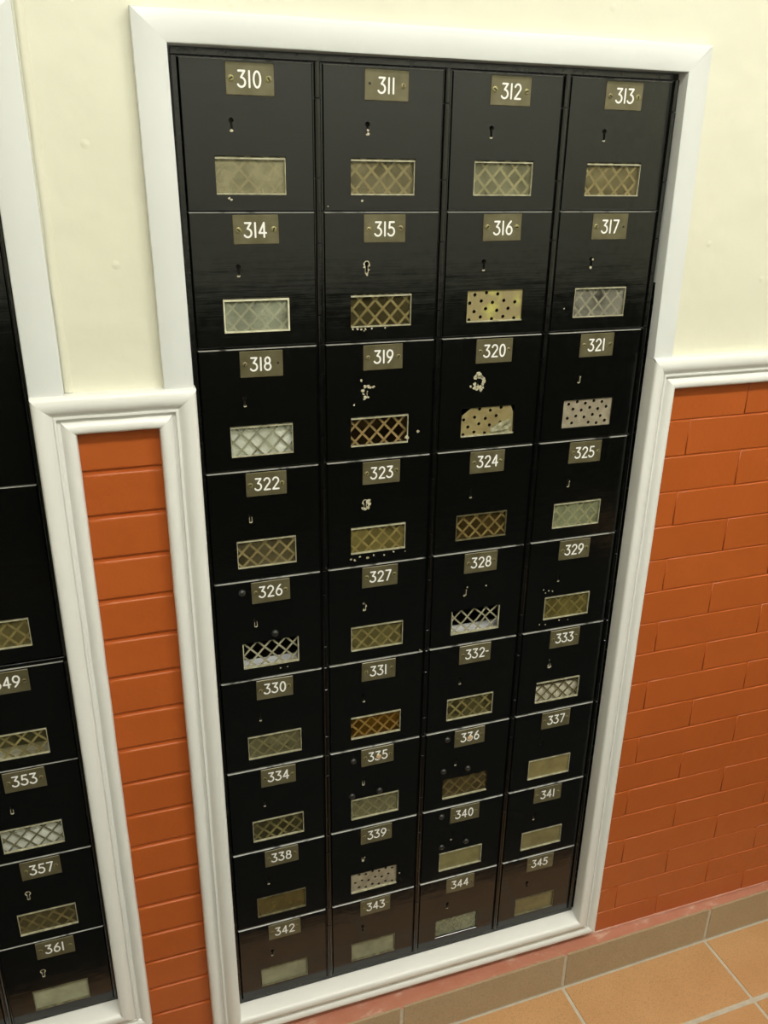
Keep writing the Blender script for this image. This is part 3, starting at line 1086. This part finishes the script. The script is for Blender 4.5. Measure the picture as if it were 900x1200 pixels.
ROW1 = 0.1655
sx = 0.700 - PITCH * 5
cols = []
while sx < XR - 0.02:
    cols.append(sx)
    sx += PITCH
for sx in cols:
    sy, d = -0.003, ROW1 - 0.003
    while sy > YF + 0.10:
        dd = d if sy - d > YF + 0.06 else sy - (YF + 0.06)
        p = base_pt(sx + G / 2, sy - (G / 2 if sy < -0.01 else 0))
        x0 = max(p[0], XL + 0.01)
        wdt = min(PITCH - G, XR - 0.012 - x0) if p[0] >= x0 - 1e-6 else PITCH - G - (x0 - p[0])
        if wdt > 0.02:
            link('tile', tile_mesh('floor_tile', wdt, dd - G, 0.009, 'floor_tile', 0.0014), floor, (x0, p[1], random.uniform(-.0003, 0.0003)), (0, 0, SKEW))
        sy -= d
        d = PITCH

BZ = 0.0985                              # top of the tiled base
bm_ = bmesh.new()
c0, c1 = base_pt(XL + 0.005, 0.0), base_pt(XR - 0.03, 0.0)
prof = lambda c: [(c[0], c[1] + 0.0016, -0.001), (c[0], c[1] + 0.0016, BZ - 0.004), (c[0], c[1] + 0.0055, BZ + 0.0004), (c[0], -0.0075, 0.1045), (c[0], -0.0015, 0.1075), (c[0], -0.0015, -0.001)]
ra, rb = [bm_.verts.new(p) for p in prof(c0)], [bm_.verts.new(p) for p in prof(c1)]
for i in range(6):
    f = bm_.faces.new((ra[i], rb[i], rb[(i + 1) % 6], ra[(i + 1) % 6]))
    f.material_index = 0 if i in (0,) else 1
bm_.faces.new(ra)
bm_.faces.new(rb)
base = link('baseboard_back', mesh_from_bm('baseboard_back', bm_, ['grout', 'ledge']))
tag(base, kind='structure')
for sx in cols:
    p = base_pt(sx + G / 2, 0.0)
    x0, w = p[0], PITCH - G
    if x0 < XL + 0.01:
        w -= XL + 0.01 - x0
        x0 = XL + 0.01
    w = min(w, XR - 0.05 - x0)
    if w < 0.02:
        continue
    key = ('base', round(w, 4))
    if key not in TILE_CACHE:
        TILE_CACHE[key] = box_mesh('base_tile', (0, w, 0, 0.0055, 0.0045, BZ), 'base_tile', 0.0016, 2)
    link('tile', TILE_CACHE[key], base, (x0, BY + math.tan(SKEW) * x0, 0), (0, 0, SKEW))

# the rest of the room, behind and beside the camera
bm_ = bmesh.new()
add_box(bm_, XL, XR, YF - 0.08, YF, 1.18, ZC)
wf = tag(link('wall_front', mesh_from_bm('wall_front', bm_, 'pale_wall')), kind='structure')
bm_ = bmesh.new()
add_box(bm_, XL, XR, YF - 0.08, YF + 0.012, 0, 1.18)
link('wainscot', mesh_from_bm('wainscot', bm_, 'dark_wood'), wf)
for nm, x0, x1 in (('wall_left', XL - 0.08, XL), ('wall_right', XR, XR + 0.08)):
    bm_ = bmesh.new()
    add_box(bm_, x0, x1, YF, 0.0, 1.18, ZC)
    w_ = tag(link(nm, mesh_from_bm(nm, bm_, 'cream')), kind='structure')
    bm_ = bmesh.new()
    add_box(bm_, x0, x1, YF, 0.0, 0, 1.18)
    link('wainscot', mesh_from_bm('wainscot', bm_, 'dark_wood'), w_)
bm_ = bmesh.new()
add_box(bm_, XL, XR, YF, 0.03, ZC, ZC + 0.08)
tag(link('ceiling', mesh_from_bm('ceiling', bm_, 'ceiling')), kind='structure')


def ceiling_light(cx, cy, w, d, label):
    root = bpy.data.objects.new('ceiling_light', None)
    COL.objects.link(root)
    root.location = (cx, cy, ZC - 0.05)
    tag(root, label, 'lamp', 'ceiling panels of the lobby')
    bm = bmesh.new()
    loops_mesh(bm, [rect2(w, d, 0.05), rect2(w, d, 0.0), rect2(w - .03, d - .03, 0.0), rect2(w - .03, d - .03, 0.02)])
    link('frame', mesh_from_bm('light_frame', bm, 'fixture'), root)
    bm = bmesh.new()
    bm.faces.new([bm.verts.new(p) for p in rect2(w - .03, d - .03, 0.012)][::-1])
    me = bpy.data.meshes.new('diffuser')
    bm.to_mesh(me)
    bm.free()
    me.materials.append(MT['lamp'])
    link('diffuser', me, root)


def rect2(w, d, z):
    return [(-w / 2, -d / 2, z), (w / 2, -d / 2, z), (w / 2, d / 2, z), (-w / 2, d / 2, z)]


# unseen black ribbed mat, added to keep the door reflections dark
mat_root = bpy.data.objects.new('reflection_mat', None)
COL.objects.link(mat_root)
mat_root.location = (0.50, -1.36, 0.0005)
tag(mat_root, 'added black ribbed mat that darkens the reflections in the mailbox doors', 'mat')
link('mat_edge', box_mesh('mat_edge', (-1.65, 1.65, -1.05, 1.05, 0, 0.006), 'rubber', 0.002), mat_root)
rib_me = box_mesh('mat_rib', (-1.61, 1.61, -0.008, 0.008, 0.0055, 0.009), 'rubber', 0.001)
for i in range(70):
    link('rib', rib_me, mat_root, (0, -1.0 + i * 0.0289, 0))

ceiling_light(0.05, -1.75, 1.2, 0.36, 'ceiling light panel in front of the numbered mailboxes')
ceiling_light(1.55, -1.75, 1.2, 0.36, 'ceiling light panel beyond the mailboxes along the brick wall')

# ------------------------------------------------------------------ black steel strips that surround the boxes
TRIM_N = [15]


def steel_strips(strips):
    for a, b, c, d, y in strips:
        TRIM_N[0] += 1
        nm = 'trim_%d' % TRIM_N[0]
        tag(link(nm, box_mesh(nm, (a, b, y, 0.014, c, d), 'black_frame', 0.0005)), kind='structure')


PX = 0.18065
GX0, GX1 = -0.0008, 3 * PX + DW
main_bot = Z0 - 9 * 0.18
steel_strips([
    (-0.0085, 0.7240, Z0 + 0.0006, HEAD_Z - 0.0005, 0.0004),
    (-0.0085, 0.7240, M_BOT + 0.0075, main_bot + 0.0012, 0.0014),
    (-0.0085, GX0 - 0.0008, main_bot + 0.0020, Z0, 0.0006),
    (GX1 + HW + 0.0004, 0.7240, main_bot + 0.0020, Z0, -0.0030)])
tops_left = [(-0.8110, 349), (-0.9885, 353), (-1.1670, 357), (-1.3450, 361)]
LX = -0.2290 - DW / 2
LX2 = LX - PX
steel_strips([
    (L_IN_L + 0.001, L_IN_R - 0.0005, Z0 - 0.8102, Z0 - 0.8042, 0.0004),
    (L_IN_L + 0.001, L_IN_R - 0.0005, L_BOT + 0.008, Z0 - 1.345 - DH - 0.0008, 0.0014)])

# ------------------------------------------------------------------ the mailboxes
for r in range(9):
    for c in range(4):
        n = 310 + 4 * r + c
        cx = c * PX + DW / 2
        top = Z0 - 0.18 * r
        mailbox(n, cx, top - DH - (0.0 if r else 0.0014), SPEC[n], group='numbered mailboxes of the main bank')
for top, n in tops_left:
    mailbox(n, LX, Z0 + top - DH, SPEC[n], narrow=True, group='numbered mailboxes of the bank beside the brick strip')
tall_spec = ('L', (124, 114, 72), .55, 'rim_full', '')
mailbox(None, LX, Z0 - 0.8020, tall_spec, narrow=True, tall=True, label='tall black mailbox with an olive window directly above mailbox 349', group='tall mailboxes', plate=False)


def parcel_locker(cx, zb, h, label):
    root = bpy.data.objects.new('parcel_locker', None)
    COL.objects.link(root)
    root.location = (cx, 0, zb)
    tag(root, label, 'locker', 'large plain lockers')
    bm = bmesh.new()
    vl = loops_mesh(bm, [rect(-DW / 2 + .0011, DW / 2 - .0011, .0011, h - .0011, 0.0), rect(-DW / 2, DW / 2, 0, h, 0.0016), rect(-DW / 2, DW / 2, 0, h, 0.0048)])
    kl = loops_mesh(bm, [keyhole_loop(-0.055, h / 2, 0.0), keyhole_loop(-0.055, h / 2, 0.0048)])
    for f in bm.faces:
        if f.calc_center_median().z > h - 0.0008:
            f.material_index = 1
    fill_loops(bm, [vl[0], kl[0]])
    fill_loops(bm, [vl[2], kl[1]])
    d = link('door', mesh_from_bm('parcel_locker_door', bm, ['black', 'edge_highlight']), root)
    link('keyhole', ME['liner'], d, (-0.055, 0, h / 2))
    link('lock_case', ME['lock'], d, (-0.055, 0, h / 2))
    link('compartment', compartment_mesh('parcel_locker_compartment', 0.1780, h), root, (-0.002, 0, 0))
    hg = link('hinge', box_mesh('parcel_locker_hinge', (0, 0.0078, 0.0022, 0.0045, 0, h), 'hinge'), root, (DW / 2 + 0.0004, 0, 0))
    link('knuckle', tube_mesh('parcel_locker_knuckle', 0.0034, 0.0, h, 'hinge'), hg, (0.0042, 0.0006, 0))


PLH = 0.0085 + 0.5294
parcel_locker(LX, Z0 - 0.5294, PLH, 'large plain black locker door above the tall mailbox beside the brick strip')
parcel_locker(LX2, Z0 - 0.5294, PLH, 'large plain black locker door above the tall mailbox of the far column')
for k, (top, n) in enumerate(tops_left):
    mailbox(None, LX2, Z0 + top - DH, SPEC[361], label=['topmost', 'second', 'third', 'lowest'][k] + ' small black mailbox in the column without number plates', group='mailboxes of the second column', plate=False)
mailbox(None, LX2, Z0 - 0.8020, tall_spec, narrow=True, tall=True, label='tall black mailbox in the column without number plates', group='tall mailboxes', plate=False)

# ------------------------------------------------------------------ letters inside
def box_floor(n):
    r, c = divmod(n - 310, 4)
    return c * PX + DW / 2, Z0 - 0.18 * r - DH + 0.0011


cx, zf = box_floor(318)
envelope(cx, 0.0096, zf, 0.155, 0.002, 0.110, 'white envelope standing upright inside mailbox 318')
cx, zf = box_floor(333)
envelope(cx, 0.0096, zf, 0.140, 0.002, 0.049, 'white envelope filling the lower half of the window of mailbox 333')
cx, zf = box_floor(326)
envelope(cx, 0.0120, zf, 0.150, 0.026, 0.012, 'narrow white packet behind the straight unglazed grille of mailbox 326')
cx, zf = box_floor(328)
envelope(cx, 0.0120, zf, 0.150, 0.030, 0.012, 'narrow white packet behind the bent grille of mailbox 328')
envelope(LX - 0.002, 0.0096, Z0 - 0.9885 - DH + 0.0011, 0.150, 0.002, 0.095, 'bright white envelope behind the window between mailboxes 349 and 357')
envelope(LX - 0.002, 0.0120, Z0 - 0.8110 - DH + 0.0011, 0.150, 0.030, 0.012, 'white envelope lying flat inside mailbox 349')
